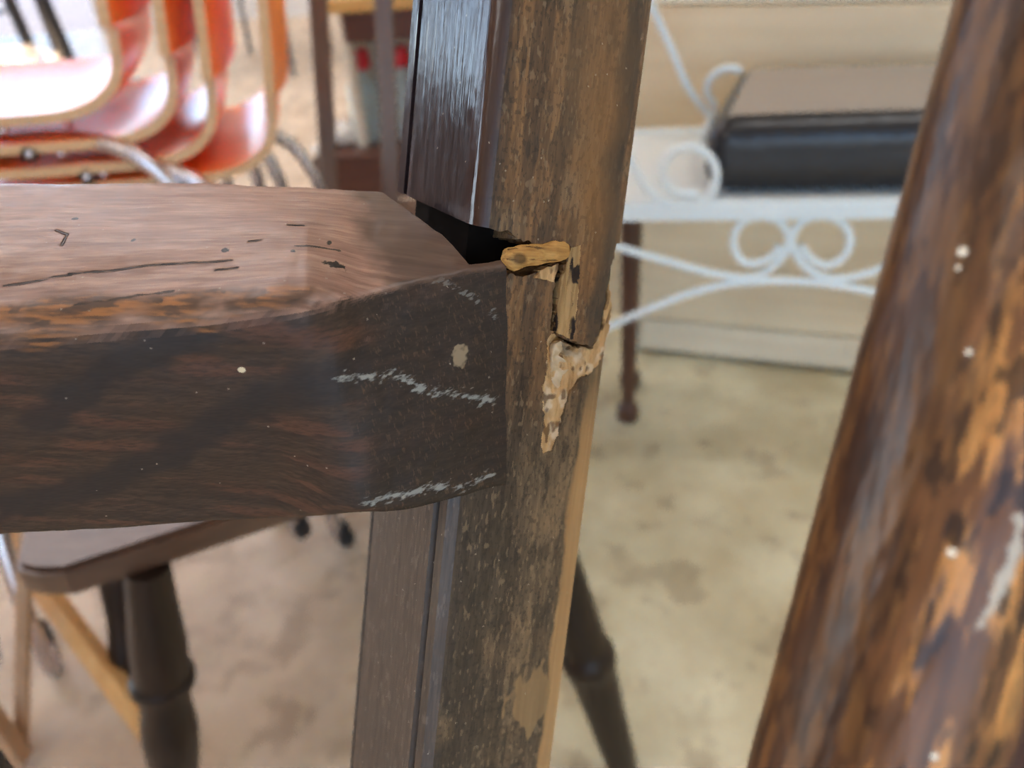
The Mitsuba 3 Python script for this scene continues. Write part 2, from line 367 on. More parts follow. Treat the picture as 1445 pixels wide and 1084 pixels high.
mat('shelf_wood', principled(simple_wood((70, 40, 30), (98, 60, 44), 10, 60, 90), .4))
mat('shelf_top_wood', principled(simple_wood((196, 150, 84), (222, 180, 112), 10, 60, 60), .4))
mat('pale_wood', principled(simple_wood((206, 196, 180), (226, 216, 200), 20, 60, 20), .5))
mat('ply_edge', principled(simple_wood((196, 150, 104), (222, 180, 134), 20, 20, 200), .5), two=True)
def orange_fn(p, n, uv): return mix(lin(238, 122, 50), lin(244, 142, 66), fbm(p.x * 30, p.y * 30, p.z * 30, 2))
mat('orange_laminate', principled(proc(orange_fn), .2, specular=.6, clearcoat=1.0, clearcoat_gloss=.92), two=True)
mat('chrome', {'type': 'roughconductor', 'material': 'Cr', 'alpha': .12})
mat('black_metal', principled(lin(34, 32, 34), .35, specular=.5))
mat('rubber', principled(lin(20, 20, 22), .6))
mat('grey_metal', principled(lin(96, 98, 104), .35, metallic=.6))
mat('white_paint', principled(lin(212, 221, 224), .3, specular=.5))
def vinyl_bump(p, n, uv): return fbm(p.x * 90, p.y * 90, p.z * 90, 3)
mat('black_vinyl', principled(lin(26, 27, 32), .3, specular=.5), bump=proc(vinyl_bump, eps=8e-4), scale=.0008)
mat('vinyl_top_sheen', principled(lin(140, 132, 125), .38, specular=.6))  # black cushion top: grazing reflection of the wall painted in as grey-beige
def board_fn(k):
    def fn(p, n, uv):
        s = p.x * .936 - p.y * .351
        g = fbm(s * 4 + k, p.z * 60, 1.0 + k, 3); m = fbm(s * 3 + 2 * k, p.z * 5, 3.0, 2)
        c = mix(lin(*BOARD[k][0]), lin(*BOARD[k][1]), g)
        return mix(c, C(lin(*BOARD[k][2])), smoothstep(.45, .75, m) * .5)
    return proc(fn)
BOARD = [((200, 184, 158), (212, 198, 174), (188, 168, 142)), ((204, 184, 152), (218, 200, 170), (186, 162, 130)), ((226, 214, 188), (236, 226, 202), (218, 202, 174)), ((224, 212, 186), (234, 224, 200), (216, 200, 172))]
for k in range(4): mat(f'board_{k}', principled(board_fn(k), .45, specular=.4))
mat('gap_dark', principled(lin(58, 44, 32), .8))
def floor_fn(p, n, uv):
    m = fbm(p.x * 3.2, p.y * 3.2, 1.0, 4); d = fbm(p.x * 14, p.y * 14, 4.0, 4); s = fbm(p.x * 60, p.y * 60, 2.0, 3)
    c = mix(lin(196, 184, 150), lin(232, 224, 192), smoothstep(.2, .8, d * .6 + m * .4))
    warm = smoothstep(.1, -.35, p.x)
    c = mix(c, mix(lin(178, 154, 134), lin(212, 190, 170), d), warm * .8)
    c = mix(c, C(lin(128, 104, 78)), smoothstep(.55, .80, fbm(p.x * 22 + 5, p.y * 22, 7.0, 3)) * .35)
    return mix(c, C(lin(206, 192, 158)), smoothstep(.6, .75, s) * .25)
mat('floor_lino', principled(proc(floor_fn), .38, specular=.4))
mat('wall_paint', principled(lin(216, 214, 210), .7))
mat('wall_panel', principled(lin(96, 78, 64), .6))
mat('ceiling_paint', principled(lin(226, 224, 220), .8))
mat('frame_paint', principled(lin(70, 70, 78), .5))
mat('concrete', principled(lin(92, 92, 100), .8))
mat('rooflight_sheet', {'type': 'principledthin', 'base_color': {'type': 'rgb', 'value': [.88, .86, .88]}, 'roughness': .5, 'diff_trans': 1.3})
mat('glass', {'type': 'thindielectric'})
mat('pvc_clear', {'type': 'principledthin', 'base_color': {'type': 'rgb', 'value': [.78, .88, .88]}, 'roughness': .25, 'spec_trans': .35, 'diff_trans': .9})
mat('red_cap', principled(lin(206, 34, 46), .4))
mat('white_plastic', principled(lin(228, 226, 222), .5))

# ------------------------------------------------------------------ the building
def bx(x0, x1, y0, y1, z0, z1): return trimesh.creation.box(bounds=[[x0, y0, z0], [x1, y1, z1]])
XL, XR, YB, YF, ZC = -5.4, 3.2, 5.6, -3.2, 3.0
struct('floor', bx(XL, XR, YF, YB, -.1, 0), 'floor_lino', label='mottled tan and beige lino floor')
SKX0, SKX1, SKY0, SKY1 = -4.5, -.6, 1.8, 4.6                       # a roof light
struct('ceiling', cat(bx(XL - .2, SKX0, YF - .2, YB + .2, ZC, ZC + .1), bx(SKX1, XR + .2, YF - .2, YB + .2, ZC, ZC + .1), bx(SKX0, SKX1, YF - .2, SKY0, ZC, ZC + .1), bx(SKX0, SKX1, SKY1, YB + .2, ZC, ZC + .1)), 'ceiling_paint')
labels['window_3'] = {'kind': 'structure', 'label': 'roof light in the ceiling', 'category': 'window'}
scene['window_3__pane'] = mikit.ply(trimesh.Trimesh([[SKX0, SKY0, ZC + .05], [SKX1, SKY0, ZC + .05], [SKX1, SKY1, ZC + .05], [SKX0, SKY1, ZC + .05]], [[0, 1, 2], [0, 2, 3]]), 'rooflight_sheet')
scene['window_3__frame'] = mikit.ply(cat(*[bx(SKX0 + (SKX1 - SKX0) * k / 5 - .02, SKX0 + (SKX1 - SKX0) * k / 5 + .02, SKY0, SKY1, ZC + .02, ZC + .06) for k in range(6)]), 'frame_paint')
struct('ground_outside', bx(-60, 60, -60, 60, -.2, -.1), 'concrete', label='sunlit grey paving outside')
struct('wall_back', cat(bx(-2.55, XR, YB, YB + .15, 0, ZC), bx(XL, -2.55, YB, YB + .15, 2.4, ZC), bx(XL, XL + .25, YB, YB + .15, 0, 2.4)), 'wall_paint')
struct('wall_left', cat(bx(XL - .15, XL, YF, -.5, 0, ZC), bx(XL - .15, XL, -.5, YB, 2.5, ZC), bx(XL - .15, XL, -.5, 2.2, -.05, .12), bx(XL - .15, XL, 2.45, YB, -.05, 1.42), bx(XL - .15, XL, 2.45, 3.2, 1.42, 2.5), bx(XL - .15, XL, 4.9, YB, 1.42, 2.5), bx(XL - .15, XL, 2.2, 2.45, -.05, 2.5)), 'wall_panel')
struct('wall_right', bx(XR, XR + .15, YF, YB, 0, ZC), 'wall_paint')
struct('wall_front', cat(bx(XL, -1.2, YF - .15, YF, 0, ZC), bx(2.0, XR, YF - .15, YF, 0, ZC), bx(-1.2, 2.0, YF - .15, YF, 2.4, ZC)), 'wall_paint')
for i, (a, b) in enumerate(((-.5, 2.2), (3.2, 4.9))):
    k = f'window_{i + 1}'
    labels[k] = {'kind': 'structure', 'label': 'large shop window', 'category': 'window'}
    zl = (.12, 1.42)[i]
    fr = [bx(XL - .1, XL - .03, a, a + .06, zl, 2.5), bx(XL - .1, XL - .03, b - .06, b, zl, 2.5), bx(XL - .1, XL - .03, a, b, zl, zl + .06), bx(XL - .1, XL - .03, a, b, 2.44, 2.5), bx(XL - .1, XL - .03, (a + b) / 2 - .03, (a + b) / 2 + .03, zl, 2.5)]
    scene[k + '__frame'] = mikit.ply(cat(*fr), 'frame_paint')
    scene[k + '__pane'] = mikit.ply(trimesh.Trimesh([[XL - .06, a, zl + .03], [XL - .06, b, zl + .03], [XL - .06, b, 2.48], [XL - .06, a, 2.48]], [[0, 1, 2], [0, 2, 3]]), 'glass')
mat('added_tube_light', principled((.9, .9, .9), .5))
for i, (x, y) in enumerate(((-1.6, -1.2), (1.0, .25), (1.5, 2.2))):  # unseen fittings, added for fill light and the highlight on the cushion
    k = thing('added_ceiling_light', ('added unseen ceiling light fitting over the floor behind the viewer', 'added unseen ceiling light fitting above the white bench', 'added unseen ceiling light fitting beyond the boarded counter')[i], 'ceiling light', 'added ceiling lights')
    part(k, 'housing', box((x, y, ZC - .03), (1.25, .16, .05)), 'white_plastic')
    key = part(k, 'diffuser', trimesh.Trimesh([[x - .6, y - .065, ZC - .058], [x - .6, y + .065, ZC - .058], [x + .6, y + .065, ZC - .058], [x + .6, y - .065, ZC - .058]], [[0, 1, 2], [0, 2, 3]]), 'added_tube_light', smooth=False)
    scene[key]['emitter'] = {'type': 'area', 'radiance': {'type': 'rgb', 'value': [6.0, 6.0, 6.0]}}

# the boarded counter behind the bench: runs away to the left
WA, WB = at_z(908, 500, 0), at_z(1200, 531, 0)
WE = unit(WB - WA); WN = np.array([WE[1], -WE[0], 0])
if WN[1] > 0: WN = -WN
WANG = math.atan2(WE[1], WE[0])
def on_wall(x, y): return at_plane(x, y, WA, WN)
zg1, zg2 = on_wall(1100, 467)[2], on_wall(1135, 5)[2]
k = thing('boarded_counter', 'pale plywood counter front of wide horizontal boards behind the white bench', 'counter')
L0, L1 = -.02, 1.5
def wall_box(s0, s1, z0, z1, d0, d1):
    c = WA + WE * (s0 + s1) / 2 + WN * (d0 + d1) / 2; c[2] = (z0 + z1) / 2
    return box(c, (s1 - s0, abs(d1 - d0), z1 - z0), WANG, bev=.002)
zs = [.012, zg1, zg2, zg2 + .3, 1.15]
for i in range(4):
    part(k, 'board', wall_box(L0 + .012 if i == 0 else L0 - .30, L1, zs[i] + .0015, zs[i + 1] - .0015, 0, -.018), f'board_{i}', smooth=False)
part(k, 'frame', wall_box(L0 + .02, L1, .012, 1.14, -.0185, -.20), 'gap_dark', smooth=False)
part(k, 'plinth', wall_box(L0 + .03, L1, 0, .014, -.02, -.20), 'gap_dark', smooth=False)
part(k, 'end_trim', wall_box(L0 - .012, L0 + .009, .0, zg1, .002, -.20), 'board_2', smooth=False)
part(k, 'top', wall_box(L0 - .32, L1 + .02, 1.15, 1.18, .02, -.24), 'board_3', smooth=False)

# ------------------------------------------------------------------ the broken armchair
def post_solid(prof, poly_px_uh, h0=None):
    """profile extruded along the post, kept where (u, h) lies inside the polygon"""
    body = CrossSection([prof]).extrude(2.0).translate((0, 0, -1.2))            # x=u, y=v, z=h
    cut = CrossSection([poly_px_uh], m3.FillRule.NonZero).extrude(.4).rotate((90, 0, 0)).translate((0, .2, 0))   # -> x=u, z=h
    return body ^ cut
def ccw(p):
    p = np.asarray(p, float); a = np.sum(p[:, 0] * np.roll(p[:, 1], -1) - np.roll(p[:, 0], -1) * p[:, 1])
    return p if a > 0 else p[::-1]
def jag(pts, amp=.00025, step=.0007, seed=1):
    r = np.random.default_rng(seed); out = []
    for a, b in zip(pts[:-1], pts[1:]):
        a, b = np.asarray(a), np.asarray(b); n = max(1, int(np.linalg.norm(b - a) / step))
        for i in range(n): out.append(a + (b - a) * i / n + (r.normal(0, amp, 2) if i else 0))
    out.append(np.asarray(pts[-1])); return np.array(out)
def world_mesh(man, refine=None, disp=0.0, freq=500.0, fine=None):
    if refine: man = man.refine_to_length(refine)
    t = tm(man); v = np.array(t.vertices)
    if disp:
        n = np.array(t.vertex_normals); v = v + n * ((meshkit.fbm(v * freq) - .5) * 2 * disp)[:, None]
    return trimesh.Trimesh(to_world(v), t.faces, process=False)

W_, T_ = PW, .042
upper_prof = ccw([(0, .0030), (.0012, .0010), (.0034, 0), (.0362, 0), (.0392, .0008), (.0412, .0030), (W_, .0060), (W_, T_), (.001, T_), (0, T_ - .001), (0, .0372), (.0025, .0371), (.0025, .0352), (0, .0351)])
lower_prof = ccw([(0, .0062), (.0016, .0058), (.0018, .0046), (.0004, .0040), (.0010, .0016), (.0032, 0), (.0336, 0), (.0350, .0004), (.0412, .0036), (W_, .0060), (W_, T_), (.001, T_), (0, T_ - .001), (0, .0400), (.0010, .0399), (.0010, .0392), (0, .0391)])
hl = uh(672, 318)[1]
frac_up = [(-.02, hl), (-.001, hl)] + [uh(*q) for q in ((690, 329), (712, 337), (735, 337), (758, 346), (790, 341), (806, 348), (799, 372), (791, 392), (786, 430), (783, 468), (798, 478), (816, 486), (836, 489), (846, 468), (852, 438), (858, 408), (866, 372), (873, 342))]
frac_up += [(.06, frac_up[-1][1])]
fu = jag(frac_up, seed=3)
up_poly = ccw(np.vstack([fu, [(.06, .34), (-.02, .34)]]))
upper = post_solid(upper_prof, up_poly)
_w = tm(CrossSection([ccw([(-.01, -.06), (.011, -.06), (.0105, -.001), (.008, .0004), (.006, -.0002), (.0035, .0003), (-.01, 0)])]).extrude(.06).rotate((90, 0, 0)).translate((0, .055, 0))); _v = np.array(_w.vertices); _v[:, 2] += .0325 + .18 * _v[:, 1]
upper = upper - mf(trimesh.Trimesh(_v, _w.faces, process=False))
frac_lo = [(-.02, uh(690, 440)[1]), uh(690, 440), uh(706, 405)] + [uh(*q) for q in ((716, 390), (724, 386), (738, 391), (754, 385), (770, 381), (781, 374), (783, 392), (779, 430), (776, 466), (790, 482), (816, 494), (838, 497), (850, 470), (858, 438), (862, 425))]
frac_lo += [(.06, frac_lo[-1][1])]
fl = jag(frac_lo, seed=5)
FOOT_H = -(PO[2]) / PA[2]
lo_poly = ccw(np.vstack([fl, [(.06, -.87), (-.02, -.87)]]))
lower = post_solid(lower_prof, lo_poly)
chip_px = [(772, 480), (780, 470), (800, 482), (818, 492), (838, 494), (850, 466), (857, 436), (863, 432), (862, 452), (855, 490), (846, 514), (836, 528), (818, 536), (806, 552), (797, 582), (789, 612), (779, 637), (768, 641), (763, 630), (768, 592), (765, 560), (771, 520)]
chip_uh = ccw(jag([uh(*q) for q in chip_px] + [uh(*chip_px[0])], .00018, .0006, 8)[:-1])
def uh_prism(poly, v0, v1): return CrossSection([poly], m3.FillRule.NonZero).extrude(v1 - v0).rotate((90, 0, 0)).translate((0, v1, 0))
lower = lower - uh_prism(chip_uh, -.01, .0062)
# ends square to the floor
low_t = world_mesh(lower)
low_t = low_t.slice_plane([0, 0, 0.0005], [0, 0, 1], cap=True) if False else low_t

CH = thing('broken_armchair', 'broken dark-stained wooden armchair with a splintered joint where its thick arm meets the post', 'chair')
flo = mf(low_t) ^ Manifold.cube((4, 4, 3), True).translate((0, 0, 1.5005))
part(CH, 'post', world_mesh(upper), 'post_wood', smooth=35, label='snapped upper length of the back post, brown with a dark stained left side')
part(CH, 'post', tm(flo), 'post_wood', smooth=35, label='lower length of the post below the break')
chip = uh_prism(ccw(np.array(CrossSection([chip_uh]).offset(.0001, m3.JoinType.Miter).to_polygons()[0])), .0006, .0066).refine_to_length(.0005)
ct = tm(chip); cv = np.array(ct.vertices); nz = meshkit.fbm(cv * [420, 300, 160]); nz2 = meshkit.fbm(cv * [900, 500, 300] + 4)
c1 = uh(806, 487)
deep = np.exp(-(((cv[:, 0] - c1[0]) / .0040) ** 2 + ((cv[:, 1 + 1] - c1[1]) / .0022) ** 2))
cv[:, 1] += np.where(cv[:, 1] < .002, (nz - .5) * .0022 + (nz2 - .5) * .0010 + deep * .0042, 0)
part(CH, 'splintered_patch', trimesh.Trimesh(to_world(cv), ct.faces, process=False), 'raw_wood', smooth=40, label='pale bare wood where the surface split away')
glue_px = [(780, 500), (785, 486), (795, 482), (797, 494), (790, 502), (802, 510), (804, 522), (796, 530), (793, 545), (787, 549), (779, 534)]
gl = uh_prism(ccw(np.array([uh(*q) for q in glue_px])), .0002, .0025).refine_to_length(.0005)
gt = tm(gl); gv = np.array(gt.vertices); gv[:, 1] += np.where(gv[:, 1] < .0015, (meshkit.fbm(gv * 520 + 2) - .45) * .0030, 0)
gt = trimesh.Trimesh(gv, gt.faces); gt.merge_vertices(); trimesh.smoothing.filter_taubin(gt, iterations=8)
part(CH, 'old_glue', trimesh.Trimesh(to_world(gt.vertices), gt.faces, process=False), 'old_glue', smooth=60, label='cream lump of old glue')
torn_px = [(805, 350), (819, 346), (817, 400), (812, 440), (809, 479), (799, 477), (783, 467), (786, 430), (791, 392), (799, 372)]
tn = uh_prism(ccw(jag([uh(*q) for q in torn_px] + [uh(*torn_px[0])], .0001, .0006, 4)[:-1]), -.0004, .002).refine_to_length(.0005)
tt = tm(tn); tv = np.array(tt.vertices); tv[:, 1] += np.where(tv[:, 1] < .0005, (meshkit.fbm(tv * [1100, 300, 110]) - .4) * .0013, 0)
part(CH, 'torn_strip', trimesh.Trimesh(to_world(tv), tt.faces, process=False), 'torn_wood', smooth=40, label='torn pale strip on the splintered tongue')
# the peg-like splinter lying across the crack
pa, pb = np.array(uh(708, 366)), np.array(uh(800, 352)); n = 40
ts = np.linspace(0, 1, n); pc = np.stack([pa[0] + (pb[0] - pa[0]) * ts, -.0012 + .0018 * ts, pa[1] + (pb[1] - pa[1]) * ts], 1)
pr_ = np.interp(ts, [0, .04, .12, .3, .6, .85, .95, 1], [.0012, .0021, .0025, .0024, .0022, .0023, .0020, .0012])
pg = tube(to_world(pc), pr_, 20); pgv = np.array(pg.vertices)
pgv += np.array(pg.vertex_normals) * ((meshkit.fbm(pgv * 420) - .5) * .0016)[:, None]
part(CH, 'splinter', trimesh.Trimesh(pgv, pg.faces, process=False), 'peg_wood', smooth=50, label='golden splinter of bare wood lying across the crack')
def chip_part(px, v0, v1, m, seed, amp=.0012, label=None, name='wood_chip'):
    q = uh_prism(ccw(jag([uh(*a) for a in px] + [uh(*px[0])], .00015, .0006, seed)[:-1]), v0, v1).refine_to_length(.0006)
    t = tm(q); v = np.array(t.vertices); v[:, 1] += (meshkit.fbm(v * 500 + seed) - .5) * amp
    part(CH, name, trimesh.Trimesh(to_world(v), t.faces, process=False), m, smooth=40, label=label)
chip_part([(752, 392), (760, 382), (772, 376), (786, 371), (784, 384), (780, 398), (770, 394)], -.0006, .002, 'raw_wood', 11, label='pale raw edge under the splinter')
chip_part([(864, 345), (872, 340), (877, 350), (877, 366), (872, 380), (866, 388), (860, 380)], .0030, .0065, 'old_glue', 12, label='cream flake lifted off the right edge')
chip_part([(851, 438), (858, 428), (860, 410), (862, 428), (858, 446), (853, 456)], -.0003, .004, 'raw_wood', 13, label='pale raw edge beside the tongue')
chip_part([(858, 425), (861, 398), (866, 385), (871, 388), (868, 412), (864, 432)], .0025, .006, 'torn_wood', 14, label='dark torn fibres on the right edge')
inner = Manifold.cube((.034, .028, .070)).translate((.0040, .0100, uh(740, 520)[1]))  # dark filler block closing the see-through crack, stands for the shade inside
part(CH, 'crack_filler', world_mesh(inner, .004, .0006, 300), 'cavity_dark', smooth=False, label='dark filler block put in the crack to stand for its shade')

# the arm: stations across, each a rounded six-point section
from scipy.interpolate import PchipInterpolator
def post_plane(x, y, v): return at_plane(x, y, PO + PV * v, PV)
ST = [(-720, 520, 640, 830, 262), (-420, 492, 630, 800, 254), (-200, 480, 630, 782, 251), (0, 468, 615, 765, 249), (150, 456, 600, 757, 248), (300, 444, 585, 745, 249), (380, 436, 565, 742, 252), (430, 430, 550, 740, 254), (470, 424, 537, 739, 256), (510, 416, 537, 737, 258), (560, 404, 549, 734, 260), (640, 386, 592, 717, 260), (700, 377, 617, 699, 260), (714, 375, 620, 697, 260)]
sec = []
for x, ya, ym, yb, yc in ST:
    if x <= 380:
        A_, M_, B_ = at_y(x, ya, ARM_Y), at_y(x, ym, ARM_Y - .0012), at_y(x, yb, ARM_Y + .002)
        C_ = at_y(x, yc, ARM_Y + .056)
    else:
        f = min(1, (x - 380) / 150); f = f * f * (3 - 2 * f)
        A_ = at_y(x, ya, ARM_Y) * (1 - f) + post_plane(x, ya, -.0016) * f
        M_ = at_y(x, ym, ARM_Y - .0012) * (1 - f) + post_plane(x, ym, -.0030 + .0012 * (x > 690)) * f
        B_ = at_y(x, yb, ARM_Y + .002) * (1 - f) + post_plane(x, yb, -.0012) * f
        C_ = at_y(min(x, 560), yc, ARM_Y + .056) if x <= 560 else at_y(560, 260, ARM_Y + .056) + (A_ - sec[10][2]) * [1, .8, 1]
    D_ = C_ + [0, 0, -.052]
    T_m = (A_ + C_) / 2 + np.array([0, -.1, 1]) * .0022
    sec.append([B_, M_, A_, T_m, C_, D_])
sec = np.array(sec); sx = np.array([s[0] for s in ST], float)
RAD = {-720: .008, 300: .0075, 420: .0048, 520: .0016, 714: .0012}
xs = np.unique(np.r_[np.linspace(-720, 400, 110), np.linspace(400, 714, 110)])
ctl = PchipInterpolator(sx, sec.reshape(len(sx), -1))(xs).reshape(len(xs), 6, 3)
rr_ = np.interp(xs, sorted(RAD), [RAD[q] for q in sorted(RAD)])
def ring(c, ra):
    rad = [.005, .012, ra, .012, .007, .008]; pts = []; N = 6
    ent, ext = [], []
    for i in range(N):
        p, q, s = c[i], c[i - 1], c[(i + 1) % N]
        dq, ds = np.linalg.norm(q - p), np.linalg.norm(s - p)
        ent.append(p + (q - p) / dq * min(rad[i], dq * .45)); ext.append(p + (s - p) / ds * min(rad[i], ds * .45))
    for i in range(N):
        for t in np.linspace(0, 1, 9): pts.append((1 - t) ** 2 * ent[i] + 2 * t * (1 - t) * c[i] + t * t * ext[i])
        nx = ent[(i + 1) % N]
        for t in np.linspace(0, 1, 8)[1:-1]: pts.append(ext[i] + (nx - ext[i]) * t)
    return np.array(pts)
rings = np.array([ring(c, r) for c, r in zip(ctl, rr_)]); m_ = rings.shape[1]
av = rings.reshape(-1, 3)
af = []
for i in range(len(xs) - 1):
    for j in range(m_):
        a, b, c, d = i * m_ + j, i * m_ + (j + 1) % m_, (i + 1) * m_ + (j + 1) % m_, (i + 1) * m_ + j
        af += [(a, b, c), (a, c, d)]
av = np.vstack([av, rings[0].mean(0), rings[-1].mean(0)])
for j in range(m_):
    af += [(len(av) - 2, (j + 1) % m_, j), (len(av) - 1, (len(xs) - 1) * m_ + j, (len(xs) - 1) * m_ + (j + 1) % m_)]
arm = trimesh.Trimesh(av, af, process=False)
if arm.volume < 0: arm.invert()
nn = np.array(arm.vertex_normals); arm.vertices = av + nn * ((meshkit.fbm(av * [60, 120, 120]) - .5) * .0011 + (meshkit.fbm(av * 330) - .5) * .0004)[:, None]
cutter = CrossSection([ccw([(-.0003, .0000), (.08, .0000), (.08, .09), (-.006, .07), (-.0085, .045), (-.0075, .028), (-.0035, .011)])]).extrude(.5).translate((0, 0, -.25))
ctm = tm(cutter); cutter_w = mf(trimesh.Trimesh(to_world(ctm.vertices), ctm.faces, process=False))
arm_m = mf(arm)
def sheared(poly, v0, v1, h0, k):
    t = tm(CrossSection([ccw(poly)]).extrude(v1 - v0).rotate((90, 0, 0)).translate((0, v1, 0))); v = np.array(t.vertices); v[:, 2] += h0 + k * v[:, 1]
    return trimesh.Trimesh(v, t.faces, process=False)
dip = sheared([(.02, -.0006), (0, -.0006), (-.004, .0010), (-.008, .0045), (-.012, .014), (.02, .05)], -.003, .07, .0283, .19)
arm_m = arm_m - cutter_w - mf(trimesh.Trimesh(to_world(dip.vertices), dip.faces, process=False))
pieces = sorted(arm_m.decompose(), key=lambda q: -q.volume())
part(CH, 'arm', tm(pieces[0]), 'arm_wood', smooth=40, label='thick worn arm, glossy on top with sheen painted into the colour, dark on its front')
ap = ctl[4].mean(0)
q = np.array([[0.0, 0, 0], [0, .003, -.2], [0, .006, -.45], [0, 0, -ap[2]]]) + ap
part(CH, 'arm_support', lathe_along(ap - [0, 0, .01], [ap[0], ap[1], 0], turned([(0, .017), (.2, .019), (.4, .015), (.6, .02), (1, .014)])), 'dark_chair_wood')

# ------------------------------------------------------------------ the worn post close by on the right
WC = thing('worn_chair', 'chair with a rounded post whose dark varnish is worn to orange-brown, at the right edge', 'chair')
n = 90; ts = np.linspace(0, 1, n)
lo = QA_BOT + QA * (-(QA_BOT[2]) / QA[2]) + QA * .001; hi = QA_TOP + QA * .16
fine = QA_BOT + QA * np.linspace(-.06, .32, 200)[:, None]
pts = np.vstack([lo[None], QA_BOT + QA * -.35, fine, hi[None]])
wt = tube(pts, .0146, 64); wv = np.array(wt.vertices)
near = (wv[:, 2] > .45)
wv += np.array(wt.vertex_normals) * (near * (meshkit.fbm(wv * 130) - .5) * .0004)[:, None]
part(WC, 'post', trimesh.Trimesh(wv, wt.faces, process=False), 'worn_varnish', smooth=True)
rs = QA_BOT + QA * .020
dirr = unit(RGT * 1.0 + DWN * .28 + FWD * .25)
part(WC, 'rail', bar(rs + dirr * .004, rs + dirr * .22, .030, .052, up=QA, bev=.004), 'stool_wood', label='reddish brown rail running off to the right')

# ------------------------------------------------------------------ the turned-leg chair below the arm
WS = thing('turned_leg_chair', 'dark brown wooden chair with a plank seat and fat turned legs, below the broken arm', 'chair')
s0, s1 = at_z(86, 805, .45), at_z(245, 753, .45)
e1 = unit(s1 - s0); e2 = np.array([-e1[1], e1[0], 0])
sl = at_z(48, 806, .45)
seat = [s0[:2], (s0 + e1 * .17)[:2], (s0 + e1 * .23)[:2] + [.01, -.008], (.005, .452), (.030, .470), (.02, .80), (-.01, .83), (s0 + e1 * .03 + e2 * .38)[:2], (s0 - e1 * .01 + e2 * .34)[:2], (sl + e2 * .012 - e1 * .014)[:2], sl[:2]]
part(WS, 'seat', tm(prism(ccw(seat), .421, .45, .004)), 'seat_wood', smooth=20, label='thick plank seat')
PROF = turned([(0, .0165), (.12, .0195), (.22, .0222), (.275, .0225), (.292, .0228), (.30, .0262), (.318, .0258), (.335, .0205), (.37, .0205), (.48, .024), (.58, .022), (.75, .016), (.88, .018), (1, .0125)], 90)
def leg(top, thru, root, prof):
    a = unit(np.asarray(thru) - top); foot = top + a * (-top[2] / a[2])
    part(root, 'leg', lathe_along(top, foot + a * -.0005, prof), 'dark_chair_wood', smooth=40)
    return foot
lt = at_z(207, 798, .423)
leg(lt, at_y(247, 1084, lt[1] - .012), WS, PROF)
r1, r2 = at_y(829, 925, .450), at_y(879, 1084, .438)
a_ = unit(r2 - r1); rt = r1 + a_ * ((.423 - r1[2]) / a_[2])
fr = (.423 - r1[2]) / .423
PROF2 = turned([(0, .015), (.2, .019), (fr - .14, .021), (fr - .04, .0225), (fr - .012, .0265), (fr + .014, .027), (fr + .035, .0245), (fr + .14, .0215), (.93, .016), (1, .013)], 90)
leg(rt, r2, WS, PROF2)
bl = s0 + e1 * .02 + e2 * .33; bl[2] = .423
leg(bl, at_z(180, 985, 0), WS, PROF)
br = np.array([-.03, .77, .423])
leg(br, np.array([.02, .86, 0]), WS, PROF)

# blond folding chair at the lower left
BC = thing('folding_chair', 'blond wooden folding chair, its slanting legs at the lower left corner', 'chair')
p = at_y(70, 842, .66); q = at_z(226, 1050, .012)
a_ = unit(q - p); foot = q + a_ * (-(q[2] - .012) / a_[2]) if q[2] > .012 else q
part(BC, 'leg', bar(p - a_ * .12, foot, .026, .020, up=(0, -1, .3)), 'blond_wood')
p2 = at_y(-30, 1000, .52); q2 = at_y(34, 1090, .50)
a2 = unit(q2 - p2); foot2 = q2 + a2 * (-(q2[2] - .012) / a2[2])
part(BC, 'leg', bar(p2 - a2 * .25, foot2, .030, .024, up=(0, -1, .3)), 'tan_wood')
t0, t1 = at_y(34, 835, .60), at_y(30, 1035, .535)
a3 = unit(t1 - t0)
part(BC, 'strut', tube([t0 - a3 * .1, t0, t1, t1 + a3 * .02], .0085, 14), 'tan_wood', smooth=True, label='thin round strut')

part(BC, 'rail', bar(p - a_ * .11, p2 - a2 * .24, .024, .018), 'blond_wood')

# ------------------------------------------------------------------ orange stacking chairs
Fr, Ff = at_z(490, 768, 0), at_z(4, 885, 0)
fw = unit([-.975, -.22, 0]); nr = np.array([-fw[1], fw[0], 0]); nr = nr if nr[1] < 0 else -nr
FOOTN = .165
CC = Fr + fw * .24 - nr * FOOTN
def side_fz(x, y, n_):
    q = at_plane(x, y, CC + nr * n_, nr) - CC; return float(q @ fw), float(q[2])
levels = [side_fz(*q, .125) for q in ((382, 217), (300, 197), (245, 167), (168, 132))]
d0 = (np.array(levels[3]) - levels[0]) / 3
ZB = levels[0][1]
PROFILE = spline([(.40, -.020), (.385, -.004), (.33, .004), (.20, -.006), (.09, -.012), (.03, -.008), (.0, .012), (-.012, .05), (-.020, .10), (-.035, .20), (-.06, .34), (-.065, .37)], 90)
prof_len = np.r_[0, np.cumsum(np.linalg.norm(np.diff(PROFILE, axis=0), axis=1))]
def half_width(i):
    f_, z_ = PROFILE[i]
    if z_ > .066 and f_ < 0: return .158 - .02 * max(0, (z_ - .30) / .07) ** 2
    if f_ < .03: return np.interp(z_, [-.012, .02, .066], [.140, .128, .122])
    return np.interp(f_, [.03, .10, .33, .37, .40], [.136, .138, .132, .120, .10])
